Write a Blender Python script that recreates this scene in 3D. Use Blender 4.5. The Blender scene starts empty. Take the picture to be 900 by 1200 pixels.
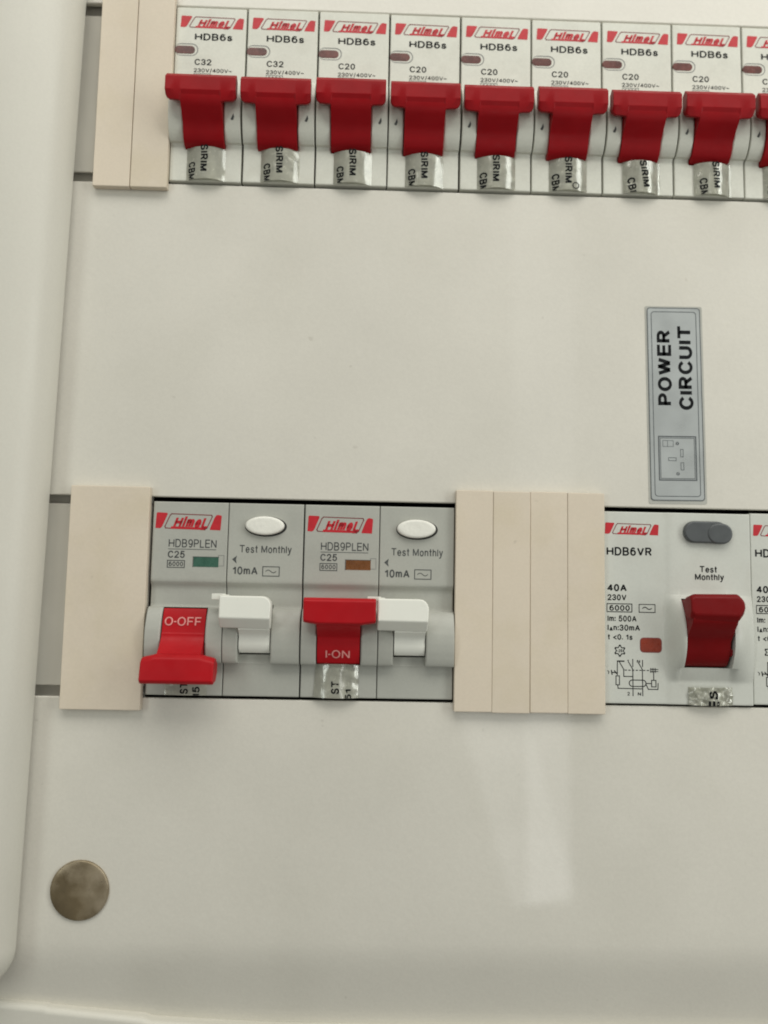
import bpy, bmesh, math, random
from mathutils import Vector, Matrix, noise
random.seed(7)
S = bpy.context.scene
COL = S.collection
MM = 0.001
OZ = 1.50                                # height of the panel's datum above the floor (m)

# ------------------------------------------------------------------ camera
cam_d = bpy.data.cameras.new('camera')
cam = bpy.data.objects.new('camera', cam_d); COL.objects.link(cam); S.camera = cam
R = [(0.99954209, 0.01754755, -0.02465159), (-0.01976654, 0.99548275, -0.0928621), (0.02291073, 0.09330686, 0.99537376)]
def wv(a): return Vector((a[0], a[2], a[1]))     # (right, up, forward) -> blender axes
rx, ux, fx = wv(R[0]), wv(R[1]), wv(R[2])
M = Matrix(((rx.x, ux.x, -fx.x, 50.2*MM), (rx.y, ux.y, -fx.y, -193.0*MM), (rx.z, ux.z, -fx.z, -145.1*MM + OZ), (0, 0, 0, 1)))
cam.matrix_world = M
cam_d.sensor_fit = 'VERTICAL'; cam_d.sensor_height = 24; cam_d.lens = 24*950/1200
cam_d.clip_start = 0.005; cam_d.clip_end = 20
cam_d.dof.use_dof = True; cam_d.dof.focus_distance = 0.192; cam_d.dof.aperture_fstop = 4.5

# ------------------------------------------------------------------ light of the dim room
w = bpy.data.worlds.new('World'); S.world = w; w.use_nodes = True
w.node_tree.nodes['Background'].inputs[0].default_value = (1.0, 0.99, 0.91, 1)
w.node_tree.nodes['Background'].inputs[1].default_value = 0.195
def area(name, loc, target, sx, sy, power, col, spread=180):
    l = bpy.data.lights.new(name, 'AREA'); l.shape = 'RECTANGLE'; l.size = sx; l.size_y = sy
    l.energy = power; l.color = col; l.spread = math.radians(spread)
    o = bpy.data.objects.new(name, l); COL.objects.link(o)
    o.location = Vector((loc[0], loc[1], loc[2] + OZ))
    d = Vector((target[0], target[1], target[2] + OZ)) - o.location
    o.rotation_euler = d.to_track_quat('-Z', 'Y').to_euler()
    return o
area('ceiling_light', (0.12, -0.42, 0.52), (0.06, 0, -0.03), 0.85, 0.42, 4.1, (1.0, 0.975, 0.91))
area('left_glint_light', (-0.45, -0.60, -0.05), (0.05, 0, -0.10), 0.14, 0.42, 0.8, (0.93, 1.0, 0.95))  # added side lamp, no window known: glints on the seal stickers
area('right_glint_light', (0.55, -0.32, 0.05), (0.08, 0, -0.05), 0.17, 0.60, 1.5, (0.97, 1.0, 0.95))  # unseen lamp added at the right for highlights on the sticker flanks
area('doorway_gap_light', (0.226, -0.579, -0.2525), (0.226, 0, -0.2525), 0.040, 0.365, 0.125, (1.0, 1.0, 0.97))
area('upper_doorway_light', (0.222, -0.579, 0.10), (0.222, 0, 0.10), 0.060, 0.30, 0.06, (1.0, 1.0, 0.97))
g_ = area('streak_wedge_light', (0.192, -0.585, -0.322), (0.192, 0, -0.322), 0.060, 0.23, 0.085, (1.0, 1.0, 0.97))  # added slanted lamp: its reflection widens the panel streak into a wedge
g_.rotation_euler.rotate_axis('Z', math.radians(16))
S.view_settings.view_transform = 'Standard'; S.view_settings.look = 'None'
S.view_settings.exposure = 0.0; S.view_settings.gamma = 1.0
S.render.filter_size = 1.9
try: S.cycles.filter_width = 1.9
except Exception: pass

# ------------------------------------------------------------------ materials
def mat(name, col, rough=0.5, metal=0.0, var=0.04, vscale=60, bump=0.0, bscale=900, coat=0.0, spec=0.5, rvar=0.08, dirt_sheen=None, trans=0.0, ior=1.45, speck=0.0, coatr=0.15, coatior=1.5, dust=0.0):
    m = bpy.data.materials.new(name); m.use_nodes = True
    nt = m.node_tree; N = nt.nodes; L = nt.links
    b = N['Principled BSDF']
    tc0 = N.new('ShaderNodeTexCoord'); oi = N.new('ShaderNodeObjectInfo')
    tc = N.new('ShaderNodeVectorMath'); tc.operation = 'ADD'; sc_ = N.new('ShaderNodeMath'); sc_.operation = 'MULTIPLY'; sc_.inputs[1].default_value = 3.7
    L.new(oi.outputs['Random'], sc_.inputs[0]); L.new(tc0.outputs['Object'], tc.inputs[0]); L.new(sc_.outputs[0], tc.inputs[1])
    n1 = N.new('ShaderNodeTexNoise'); n1.inputs['Scale'].default_value = vscale; n1.inputs['Detail'].default_value = 6
    L.new(tc.outputs[0], n1.inputs['Vector'])
    mr = N.new('ShaderNodeMapRange'); mr.inputs[3].default_value = 1-var; mr.inputs[4].default_value = 1+var
    mr.inputs[1].default_value = 0.3; mr.inputs[2].default_value = 0.7
    L.new(n1.outputs['Fac'], mr.inputs[0])
    mul = N.new('ShaderNodeVectorMath'); mul.operation = 'SCALE'; mul.inputs[0].default_value = col[:3]
    L.new(mr.outputs[0], mul.inputs['Scale'])
    last = mul.outputs[0]
    if dirt_sheen:
        n2 = N.new('ShaderNodeTexNoise'); n2.inputs['Scale'].default_value = dirt_sheen[1]; n2.inputs['Detail'].default_value = 8
        L.new(tc.outputs[0], n2.inputs['Vector'])
        r2 = N.new('ShaderNodeMapRange'); r2.inputs[1].default_value = 0.5; r2.inputs[2].default_value = 0.8
        r2.inputs[3].default_value = 0; r2.inputs[4].default_value = dirt_sheen[2]
        L.new(n2.outputs['Fac'], r2.inputs[0])
        mx = N.new('ShaderNodeMixRGB'); mx.inputs[2].default_value = (*dirt_sheen[0], 1)
        L.new(r2.outputs[0], mx.inputs[0]); L.new(last, mx.inputs[1]); last = mx.outputs[0]
    if speck:
        v = N.new('ShaderNodeTexNoise'); v.inputs['Scale'].default_value = 1700; v.inputs['Detail'].default_value = 2
        L.new(tc.outputs[0], v.inputs['Vector'])
        r3 = N.new('ShaderNodeMapRange'); r3.inputs[1].default_value = 0.3; r3.inputs[2].default_value = 0.7
        r3.inputs[3].default_value = 1-speck; r3.inputs[4].default_value = 1+speck
        L.new(v.outputs['Fac'], r3.inputs[0])
        m3 = N.new('ShaderNodeVectorMath'); m3.operation = 'SCALE'; L.new(last, m3.inputs[0]); L.new(r3.outputs[0], m3.inputs['Scale']); last = m3.outputs[0]
    if dust:
        dn = N.new('ShaderNodeTexNoise'); dn.inputs['Scale'].default_value = 420; dn.inputs['Detail'].default_value = 1
        L.new(tc.outputs[0], dn.inputs['Vector'])
        dr = N.new('ShaderNodeMapRange'); dr.inputs[1].default_value = 0.785; dr.inputs[2].default_value = 0.86; dr.inputs[3].default_value = 0; dr.inputs[4].default_value = dust
        L.new(dn.outputs['Fac'], dr.inputs[0])
        dm = N.new('ShaderNodeMixRGB'); dm.inputs[2].default_value = (0.26, 0.23, 0.17, 1)
        L.new(dr.outputs[0], dm.inputs[0]); L.new(last, dm.inputs[1]); last = dm.outputs[0]
    L.new(last, b.inputs['Base Color'])
    rr = N.new('ShaderNodeMapRange'); rr.inputs[1].default_value = 0.3; rr.inputs[2].default_value = 0.7
    rr.inputs[3].default_value = max(0.02, rough-rvar); rr.inputs[4].default_value = min(1, rough+rvar)
    n4 = N.new('ShaderNodeTexNoise'); n4.inputs['Scale'].default_value = vscale*2.3; L.new(tc.outputs[0], n4.inputs['Vector'])
    L.new(n4.outputs['Fac'], rr.inputs[0]); L.new(rr.outputs[0], b.inputs['Roughness'])
    b.inputs['Metallic'].default_value = metal
    b.inputs['Specular IOR Level'].default_value = spec
    b.inputs['Coat Weight'].default_value = coat; b.inputs['Coat Roughness'].default_value = coatr; b.inputs['Coat IOR'].default_value = coatior
    b.inputs['Transmission Weight'].default_value = trans; b.inputs['IOR'].default_value = ior
    if bump:
        n3 = N.new('ShaderNodeTexNoise'); n3.inputs['Scale'].default_value = bscale; n3.inputs['Detail'].default_value = 3
        L.new(tc.outputs[0], n3.inputs['Vector'])
        bp = N.new('ShaderNodeBump'); bp.inputs['Strength'].default_value = bump; bp.inputs['Distance'].default_value = 0.0002
        L.new(n3.outputs['Fac'], bp.inputs['Height']); L.new(bp.outputs['Normal'], b.inputs['Normal'])
    return m
m_panel = mat('painted_steel', (0.668, 0.642, 0.572), 0.42, var=0.035, vscale=28, bump=0.16, bscale=700, dirt_sheen=((0.50, 0.48, 0.40), 30, 0.22), speck=0.02, coat=0.45, coatr=0.035, dust=0.2)
m_door = mat('painted_door', (0.65, 0.63, 0.56), 0.45, var=0.03, vscale=18, bump=0.12, bscale=650, speck=0.015)
m_inner = mat('dull_grey_steel', (0.62, 0.60, 0.53), 0.6, var=0.06, vscale=50)
m_dark = mat('dark_inside', (0.03, 0.03, 0.028), 0.8)
m_blank = mat('cream_plastic', (0.67, 0.587, 0.475), 0.6, var=0.035, vscale=45, bump=0.08, speck=0.02, dirt_sheen=((0.54, 0.46, 0.28), 60, 0.35), dust=0.25)
m_white = mat('white_plastic', (0.66, 0.66, 0.585), 0.42, var=0.03, vscale=120, bump=0.05, speck=0.03, dirt_sheen=((0.42, 0.40, 0.33), 160, 0.25))
m_offw = mat('pale_grey_plastic', (0.575, 0.585, 0.535), 0.42, var=0.03, vscale=90, bump=0.05, speck=0.02, dirt_sheen=((0.42, 0.40, 0.34), 120, 0.25))
m_grey = mat('grey_plastic', (0.415, 0.418, 0.375), 0.45, var=0.03, vscale=90, bump=0.05, speck=0.02, dirt_sheen=((0.28, 0.28, 0.25), 120, 0.25))
m_red = mat('dark_red_plastic', (0.285, 0.0026, 0.006), 0.42, var=0.08, vscale=150, bump=0.08, bscale=500, spec=0.22)
m_red2 = mat('bright_red_plastic', (0.42, 0.006, 0.011), 0.42, var=0.07, vscale=150, bump=0.08, bscale=500, spec=0.25)
m_red_shaded = mat('shaded_red_plastic', (0.175, 0.002, 0.003), 0.42, var=0.08, vscale=150, bump=0.08, bscale=500, spec=0.22)  # darker red: shade on the right-hand toggles put into the colour
m_lever = mat('white_lever_plastic', (0.80, 0.80, 0.73), 0.35, var=0.02, vscale=100, bump=0.05)
m_button = mat('white_button', (0.82, 0.81, 0.74), 0.3, var=0.04, vscale=300, bump=0.5, bscale=900, coat=0.3)
m_greybtn = mat('slate_button', (0.085, 0.092, 0.095), 0.38, var=0.08, vscale=200, bump=0.08)
m_ink = mat('black_ink', (0.009, 0.010, 0.011), 0.7, var=0.2, vscale=600, spec=0.15)
m_gink = mat('grey_ink', (0.085, 0.09, 0.088), 0.7, var=0.25, vscale=600, spec=0.2)
m_lgink = mat('pale_grey_ink', (0.22, 0.22, 0.21), 0.5, var=0.2, vscale=600)
m_rink = mat('red_ink', (0.50, 0.016, 0.026), 0.45, var=0.10, vscale=500)
m_dink = mat('dark_red_ink', (0.22, 0.06, 0.06), 0.45, var=0.15, vscale=500)
m_pink = mat('pink_ink', (0.72, 0.28, 0.26), 0.5, var=0.15, vscale=500)
m_brown = mat('brown_window', (0.115, 0.034, 0.027), 0.25, var=0.35, vscale=600, coat=0.15, spec=0.35)
m_green = mat('green_window', (0.045, 0.12, 0.085), 0.3, var=0.15, vscale=500)
m_rust = mat('brown_flag', (0.17, 0.065, 0.02), 0.3, var=0.2, vscale=500)
m_orange = mat('orange_window', (0.24, 0.032, 0.012), 0.3, var=0.2, vscale=400)
m_metal = mat('mottled_metal', (0.20, 0.155, 0.09), 0.36, metal=0.5, var=0.25, vscale=150, dirt_sheen=((0.62, 0.54, 0.42), 75, 1.0), bump=0.2, bscale=200, rvar=0.12)  # pale patches put a blurred reflection into the brown metal's colour
m_seal = mat('silvery_film', (0.66, 0.66, 0.57), 0.20, metal=0.15, var=0.12, vscale=420, bump=0.25, bscale=420, rvar=0.1, coat=1.0, coatr=0.09, coatior=2.0)
m_plate = mat('silver_sticker', (0.46, 0.485, 0.48), 0.34, metal=0.35, var=0.05, vscale=60, bump=0.05, bscale=400)
m_platei = mat('sticker_line', (0.09, 0.10, 0.105), 0.4, var=0.1, vscale=300)
m_clear = mat('sticker_backing', (0.44, 0.44, 0.40), 0.25, var=0.05, vscale=100)
m_wall = mat('wall_paint', (0.78, 0.75, 0.68), 0.7, var=0.03, vscale=6, bump=0.2, bscale=200)

# ------------------------------------------------------------------ object helpers
def P(x, z, p): return Vector((x*MM, -p*MM, z*MM))         # x right, z up, p proud of the breaker faces (mm)
def link(name, me, m, parent=None, loc=None, rot=None):
    o = bpy.data.objects.new(name, me); COL.objects.link(o)
    if m is not None and not me.materials: me.materials.append(m)
    if me.get('bevelled'):
        wn = o.modifiers.new('face_weighted_normals', 'WEIGHTED_NORMAL'); wn.keep_sharp = True; wn.weight = 80
    if parent: o.parent = parent
    if loc is not None: o.location = loc
    if rot is not None: o.rotation_euler = rot
    return o
def finish(bm, ang=35, smooth=True):
    bmesh.ops.recalc_face_normals(bm, faces=bm.faces)
    me = bpy.data.meshes.new('mesh'); bm.to_mesh(me); bm.free()
    if smooth:
        me.polygons.foreach_set('use_smooth', [True]*len(me.polygons))
        me.set_sharp_from_angle(angle=math.radians(ang)); me['bevelled'] = 1
    return me
def thing(name, label, cat, loc, rot=0.0, group=None):
    o = bpy.data.objects.new(name, None); COL.objects.link(o)
    o.empty_display_size = 0.01
    o.location = loc; o.rotation_euler = (0, rot, 0)
    o['label'] = label; o['category'] = cat
    if group: o['group'] = group
    return o
def copy_tree(o, parent=None):
    c = o.copy(); COL.objects.link(c)
    if parent: c.parent = parent
    for ch in list(o.children): copy_tree(ch, c)
    return c
def loft(bm, secs):
    """secs: list of (x, [(p, z), ...]) closed profiles with equal counts"""
    rows = [[bm.verts.new(P(x, z, p)) for p, z in prof] for x, prof in secs]
    n = len(rows[0])
    for a, b in zip(rows, rows[1:]):
        for i in range(n): bm.faces.new((a[i], a[(i+1) % n], b[(i+1) % n], b[i]))
    bm.faces.new(rows[0]); bm.faces.new(list(reversed(rows[-1])))
def bevel(bm, w, seg=2, ang=30, sel=None):
    ed = [e for e in bm.edges if len(e.link_faces) == 2 and e.calc_face_angle(0) > math.radians(ang) and (sel is None or sel(e))]
    if ed: bmesh.ops.bevel(bm, geom=ed, offset=w*MM, segments=seg, profile=0.5, affect='EDGES', clamp_overlap=True)
def slab(bm, outline, p0, p1):
    """outline [(x,z)] extruded from p0 (back) to p1 (front)"""
    a = [bm.verts.new(P(x, z, p0)) for x, z in outline]; b = [bm.verts.new(P(x, z, p1)) for x, z in outline]
    n = len(a)
    bm.faces.new(a); bm.faces.new(list(reversed(b)))
    for i in range(n): bm.faces.new((a[i], a[(i+1) % n], b[(i+1) % n], b[i]))
def rect(x0, x1, z0, z1): return [(x0, z0), (x1, z0), (x1, z1), (x0, z1)]
def rrect(x0, x1, z0, z1, r, n=5):
    o = []
    for cx, cz, a0 in ((x1-r, z1-r, 0), (x0+r, z1-r, 90), (x0+r, z0+r, 180), (x1-r, z0+r, 270)):
        for i in range(n+1):
            a = math.radians(a0+90*i/n); o.append((cx+r*math.cos(a), cz+r*math.sin(a)))
    return o
def ell(cx, cz, a, b, n=36): return [(cx+a*math.cos(2*math.pi*i/n), cz+b*math.sin(2*math.pi*i/n)) for i in range(n)]
def slab_me(outline, p0, p1, bev=0.0, seg=2):
    bm = bmesh.new(); slab(bm, outline, p0, p1)
    bmesh.ops.recalc_face_normals(bm, faces=bm.faces)
    if bev: bevel(bm, bev, seg, 50, lambda e: all(-v.co.y/MM > p1-1e-4 for v in e.verts))
    return finish(bm)
def ramp(pts, t):
    """smooth piecewise interpolation, pts descending in z"""
    if t >= pts[0][0]: return pts[0][1]
    for (a, pa), (b, pb) in zip(pts, pts[1:]):
        if t >= b:
            u = (a-t)/(a-b) if a != b else 1
            return pa+(pb-pa)*u
    return pts[-1][1]
def hfield(xs, zs, f, back=-11.0, edge=0.28):
    """front surface p=f(x,z) on a grid, with rounded outer side edges and walls going back"""
    x0, x1 = xs[0], xs[-1]; z0, z1 = zs[0], zs[-1]
    bm = bmesh.new(); g = []
    for x in xs:
        col = []
        for z in zs:
            d = min(x-x0, x1-x); dz = min(z0-z, z-z1)
            p = f(x, z)
            if d < edge: p -= edge*(1-math.sqrt(max(0, 1-(1-d/edge)**2)))
            if dz < edge: p -= edge*(1-math.sqrt(max(0, 1-(1-dz/edge)**2)))
            col.append(bm.verts.new(P(x, z, p)))
        g.append(col)
    for i in range(len(xs)-1):
        for j in range(len(zs)-1):
            bm.faces.new((g[i][j], g[i+1][j], g[i+1][j+1], g[i][j+1]))
    ring = [g[i][0] for i in range(len(xs))]+[g[-1][j] for j in range(1, len(zs))]+[g[i][-1] for i in range(len(xs)-2, -1, -1)]+[g[0][j] for j in range(len(zs)-2, 0, -1)]
    bk = [bm.verts.new((v.co.x, -back*MM, v.co.z)) for v in ring]
    n = len(ring)
    for i in range(n): bm.faces.new((ring[i], ring[(i+1) % n], bk[(i+1) % n], bk[i]))
    bm.faces.new(bk)
    return finish(bm, 32)
def lin(a, b, n): return [a+(b-a)*i/(n-1) for i in range(n)]
def xgrid(x0, x1, cuts):
    e = 0.28; base = [x0, x0+.06, x0+.15, x0+e]+lin(x0+e, x1-e, 14)[1:-1]+[x1-e, x1-.15, x1-.06, x1]
    base = [b for b in base if all(abs(b-c) > 0.35 for c in cuts) or b in (x0, x1)]
    for c in cuts: base += [c-.3, c-.12, c-.012, c+.012, c+.12, c+.3]
    return sorted(set(round(b, 4) for b in base))

# ------------------------------------------------------------------ flat print
def arc(cx, cy, r_x, r_y, a0, a1, n=9):
    return [(cx+r_x*math.cos(math.radians(a0+(a1-a0)*k/n)), cy+r_y*math.sin(math.radians(a0+(a1-a0)*k/n))) for k in range(n+1)]
def glyphs():
    """plain grotesque letters as centre lines: char -> (advance width, strokes); cap height 1, x-height 0.72"""
    G = {}
    G['H'] = (.72, [[(0, 0), (0, 1)], [(.72, 0), (.72, 1)], [(0, .5), (.72, .5)]])
    G['D'] = (.70, [[(0, 0), (.32, 0)]+arc(.32, .5, .38, .5, -90, 90)+[(0, 1), (0, 0)]])
    G['B'] = (.64, [[(0, 0), (.38, 0)]+arc(.38, .26, .26, .26, -90, 90, 7)+[(0, .52)]], )
    G['B'] = (.64, [[(0, .52), (.36, .52)]+arc(.36, .26, .28, .26, 90, -90, 7)+[(0, 0), (0, 1)]+[(.34, 1)]+arc(.34, .76, .25, .24, 90, -90, 7)])
    G['P'] = (.62, [[(0, 0), (0, 1), (.36, 1)]+arc(.36, .74, .26, .26, 90, -90, 7)+[(0, .48)]])
    G['R'] = (.66, [[(0, 0), (0, 1), (.36, 1)]+arc(.36, .75, .26, .25, 90, -90, 7)+[(0, .5)], [(.34, .5), (.66, 0)]])
    G['6'] = (.56, [arc(.28, .5, .28, .5, 60, 180)+arc(.28, .32, .28, .32, 180, 540, 16)])
    G['9'] = (.56, [arc(.28, .5, .28, .5, 240, 360)+arc(.28, .68, .28, .32, 0, 360, 16)])
    G['0'] = (.56, [arc(.28, .5, .28, .5, 0, 360, 20)])
    G['O'] = (.78, [arc(.39, .5, .39, .5, 0, 360, 22)])
    G['C'] = (.70, [arc(.38, .5, .38, .5, 42, 318, 16)])
    G['3'] = (.54, [arc(.26, .75, .25, .25, 160, -90, 9)+arc(.26, .26, .28, .26, 90, -165, 9)])
    G['2'] = (.56, [arc(.27, .72, .27, .28, 165, -30, 9)+[(0, 0), (.56, 0)]])
    G['5'] = (.56, [[(.5, 1), (.10, 1), (.04, .52)]+arc(.27, .33, .29, .33, 130, -155, 12)])
    G['4'] = (.58, [[(.44, 0), (.44, 1), (0, .28), (.58, .28)]])
    G['1'] = (.30, [[(.0, .74), (.16, .82), (.26, 1), (.26, 0)]])
    G['S'] = (.62, [arc(.31, .75, .28, .25, 25, 270, 11)+arc(.31, .25, .31, .25, 90, -160, 11)])
    G['s'] = (.44, [arc(.22, .53, .19, .18, 25, 270, 9)+arc(.22, .18, .22, .18, 90, -160, 9)])
    G['I'] = (.0, [[(0, 0), (0, 1)]]); G['l'] = G['I']
    G['i'] = (.0, [[(0, 0), (0, .71)], [(0, .9), (0, 1.02)]])
    G['M'] = (.82, [[(0, 0), (0, 1), (.41, .12), (.82, 1), (.82, 0)]])
    G['N'] = (.70, [[(0, 0), (0, 1), (.70, 0), (.70, 1)]])
    G['V'] = (.72, [[(0, 1), (.36, 0), (.72, 1)]])
    G['W'] = (1.0, [[(0, 1), (.25, 0), (.5, .95), (.75, 0), (1.0, 1)]])
    G['A'] = (.74, [[(0, 0), (.37, 1), (.74, 0)], [(.13, .33), (.61, .33)]])
    G['L'] = (.50, [[(0, 1), (0, 0), (.50, 0)]])
    G['E'] = (.58, [[(.58, 1), (0, 1), (0, 0), (.58, 0)], [(0, .52), (.54, .52)]])
    G['F'] = (.54, [[(.54, 1), (0, 1), (0, 0)], [(0, .5), (.47, .5)]])
    G['T'] = (.66, [[(0, 1), (.66, 1)], [(.33, 1), (.33, 0)]])
    G['U'] = (.68, [[(0, 1), (0, .34)]+arc(.34, .34, .34, .34, 180, 360, 10)+[(.68, 1)]])
    G['e'] = (.50, [[(0, .37), (.50, .37)]+arc(.25, .36, .25, .36, 5, 315, 14)])
    G['t'] = (.24, [[(.12, .95), (.12, .10), (.24, .0)], [(0, .70), (.24, .70)]])
    G['o'] = (.50, [arc(.25, .36, .25, .36, 0, 360, 16)])
    G['n'] = (.44, [[(0, 0), (0, .72)], [(0, .50)]+arc(.22, .48, .22, .24, 160, 0, 8)+[(.44, 0)]])
    G['h'] = (.44, [[(0, 0), (0, 1)], [(0, .50)]+arc(.22, .48, .22, .24, 160, 0, 8)+[(.44, 0)]])
    G['m'] = (.74, [[(0, 0), (0, .72)], [(0, .52)]+arc(.185, .52, .185, .20, 160, 0, 7)+[(.37, 0)], [(.37, .52)]+arc(.555, .52, .185, .20, 160, 0, 7)+[(.74, 0)]])
    G['y'] = (.46, [[(0, .72), (.24, .02)], [(.46, .72), (.22, -.02), (.14, -.24), (0, -.28)]])
    G['/'] = (.26, [[(0, -.02), (.26, 1.02)]])
    G['-'] = (.26, [[(0, .38), (.26, .38)]])
    G['\u00b7'] = (.02, [[(-.05, .45), (.07, .45)]])
    G['~'] = (.50, [[(0, .40), (.10, .55), (.22, .52), (.34, .36), (.42, .34), (.50, .46)]])
    G[':'] = (.0, [[(0, 0), (0, .12)], [(0, .58), (0, .70)]])
    G['.'] = (.0, [[(0, 0), (0, .12)]])
    G['<'] = (.50, [[(.5, .72), (0, .40), (.5, .08)]])
    G['\u0394'] = (.40, [[(0, 0), (.2, .5), (.4, 0), (0, 0)]])
    G[' '] = (.12, [])
    return G
GLY = glyphs()
_raw = {}
def raw_text(s, bold=0.0, shear=0.0):
    """bold 0 is a regular stroke, 0.03 a heavy one"""
    k = (s, bold, shear)
    if k in _raw: return _raw[k]
    wd = 0.150+bold*2.0; vs = []; fs = []; x = 0
    for ch in s:
        adv, strokes = GLY[ch]
        parts_ = []
        for st in strokes:                       # a sharp corner starts a new stroke
            st = [p for n_, p in enumerate(st) if n_ == 0 or math.dist(p, st[n_-1]) > 1e-5]
            cur = [st[0]]
            for n_ in range(1, len(st)):
                cur.append(st[n_])
                if n_ < len(st)-1:
                    a1 = math.atan2(st[n_][1]-st[n_-1][1], st[n_][0]-st[n_-1][0]); a2 = math.atan2(st[n_+1][1]-st[n_][1], st[n_+1][0]-st[n_][0])
                    if abs((a2-a1+math.pi) % (2*math.pi)-math.pi) > 1.75: parts_.append(cur); cur = [st[n_]]
            parts_.append(cur)
        for st in parts_:
            pts = [p for n_, p in enumerate(st) if n_ == 0 or math.dist(p, st[n_-1]) > 1e-5]
            m = len(pts); L_ = []; closed = math.dist(pts[0], pts[-1]) < 1e-3
            for i_ in range(m):
                a_ = pts[i_-1] if i_ else (pts[-2] if closed else None); c_ = pts[i_+1] if i_ < m-1 else (pts[1] if closed else None); b_ = pts[i_]
                d1 = Vector((b_[0]-a_[0], b_[1]-a_[1])).normalized() if a_ else None
                d2 = Vector((c_[0]-b_[0], c_[1]-b_[1])).normalized() if c_ else None
                if d1 is None: d1 = d2
                if d2 is None: d2 = d1
                t_ = (d1+d2); t_ = t_.normalized() if t_.length > 1e-4 else d1
                n_ = Vector((-t_.y, t_.x)); k_ = min(2.2, 1/max(0.3, n_.dot(Vector((-d1.y, d1.x)))))
                e_ = 0 if closed else (-1 if i_ == 0 else (1 if i_ == m-1 else 0))
                # cap ends keep to the letter's height: strokes end square, a touch past the point
                q_ = Vector(b_)+t_*e_*wd*0.42*(0 if b_[1] in (0, 1) and abs(t_.y) > .3 else 1)
                L_.append((q_+n_*k_*wd/2, q_-n_*k_*wd/2))
            b0 = len(vs)
            for u, v in L_:
                for q in (u, v):
                    y = min(max(q.y, -wd*.5), 1+wd*.5) if ch not in 'y/' else q.y
                    vs.append((x+q.x+shear*y, y))
            for i_ in range(m-1): fs.append((b0+2*i_, b0+2*i_+2, b0+2*i_+3, b0+2*i_+1))
        x += adv+0.17+wd*0.9
    _raw[k] = (vs, fs); return _raw[k]
class Ink:
    def __init__(s): s.v = []; s.f = []
    def poly(s, pts):
        n = len(s.v); s.v += list(pts); s.f.append(tuple(range(n, n+len(pts))))
    def line(s, pts, w, closed=False):
        pts = list(pts); seg = list(zip(pts, pts[1:]+(pts[:1] if closed else [])))
        if not closed: seg = seg[:len(pts)-1]
        for (a, b) in seg:
            dx, dz = b[0]-a[0], b[1]-a[1]; l = math.hypot(dx, dz) or 1; dx, dz = dx/l*w/2, dz/l*w/2
            s.poly([(a[0]-dx-dz, a[1]-dz+dx), (b[0]+dx-dz, b[1]+dz+dx), (b[0]+dx+dz, b[1]+dz-dx), (a[0]-dx+dz, a[1]-dz-dx)])
    def band(s, outer, inner):
        n = len(s.v); m = len(outer); s.v += list(outer)+list(inner)
        for i in range(m): s.f.append((n+i, n+(i+1) % m, n+m+(i+1) % m, n+m+i))
    def text(s, t, x0, x1, z0, z1, bold=0.0, shear=0.0, rot=0, tilt=0.0):
        vs, fs = raw_text(t, bold, shear)
        ax = min(v[0] for v in vs); bx = max(v[0] for v in vs); ay = min(v[1] for v in vs); by = max(v[1] for v in vs)
        n = len(s.v); cx, cz = (x0+x1)/2, (z0+z1)/2; ct, st = math.cos(tilt), math.sin(tilt)
        for x, y in vs:
            u = (x-ax)/(bx-ax); w_ = (y-ay)/(by-ay)
            if rot == 0: q = (x0+(x1-x0)*u, z0+(z1-z0)*w_)
            elif rot == 90: q = (x1-(x1-x0)*w_, z0+(z1-z0)*u)       # reads upwards
            else: q = (x0+(x1-x0)*w_, z1-(z1-z0)*u)                 # reads downwards
            dx, dz = q[0]-cx, q[1]-cz
            s.v.append((cx+dx*ct-dz*st, cz+dx*st+dz*ct))
        s.f += [tuple(i+n for i in f) for f in fs]
    def build(s, name, m, parent, p=0.035, zmin=None):
        pf = p if callable(p) else (lambda x, z: p)
        bm = bmesh.new()
        V = [bm.verts.new((x*MM, 0, z*MM)) for x, z in s.v]
        for f in s.f:
            try: bm.faces.new([V[i] for i in f])
            except ValueError: pass
        if zmin is not None:
            bmesh.ops.bisect_plane(bm, geom=bm.verts[:]+bm.edges[:]+bm.faces[:], plane_co=(0, 0, zmin*MM), plane_no=(0, 0, -1), clear_outer=True)
        for v in bm.verts: v.co.y = -pf(v.co.x/MM, v.co.z/MM)*MM
        for f in bm.faces:
            f.normal_update()
            if f.normal.y > 0: f.normal_flip()
        me = bpy.data.meshes.new('print'); bm.to_mesh(me); bm.free()
        return link(name, me, m, parent)

def logo(parent, x0, x1, z0, z1, dark=m_dink):
    """the maker's mark: two red wedges, a slanted frame and slanted letters"""
    W, H = 770.0, 200.0
    def q(X, Y): return (x0+(X-30)/W*(x1-x0), z1-(Y-105)/H*(z1-z0))
    a = Ink()
    a.poly([q(38, 118), q(48, 108), q(160, 112), q(168, 124), q(112, 262), q(98, 284), q(80, 293), q(30, 290)])
    a.poly([q(735, 130), q(755, 124), q(795, 132), q(798, 145), q(788, 304), q(665, 300), q(668, 280), q(715, 160)])
    root = a.build('logo', m_rink, parent)
    t = Ink()
    t.text('Himel', *[q(236, 0)[0], q(622, 0)[0]], q(0, 285)[1], q(0, 150)[1], bold=0.09, shear=0.42)
    t.poly([q(215, 268), q(595, 274), q(612, 256), q(640, 262), q(600, 302), q(205, 296)])
    t.poly([q(588, 250), q(560, 275), q(600, 300), q(625, 282)])
    t.build('logo_lettering', m_rink, root, 0.045)
    f = Ink(); lw = (x1-x0)/W*11
    f.line([q(235, 292), q(150, 288), q(140, 270), q(196, 140), q(215, 122), q(680, 130), q(688, 148), q(630, 282), q(605, 300), q(560, 300)], lw)
    f.build('logo_frame', dark, root, 0.040)
    return root

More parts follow.
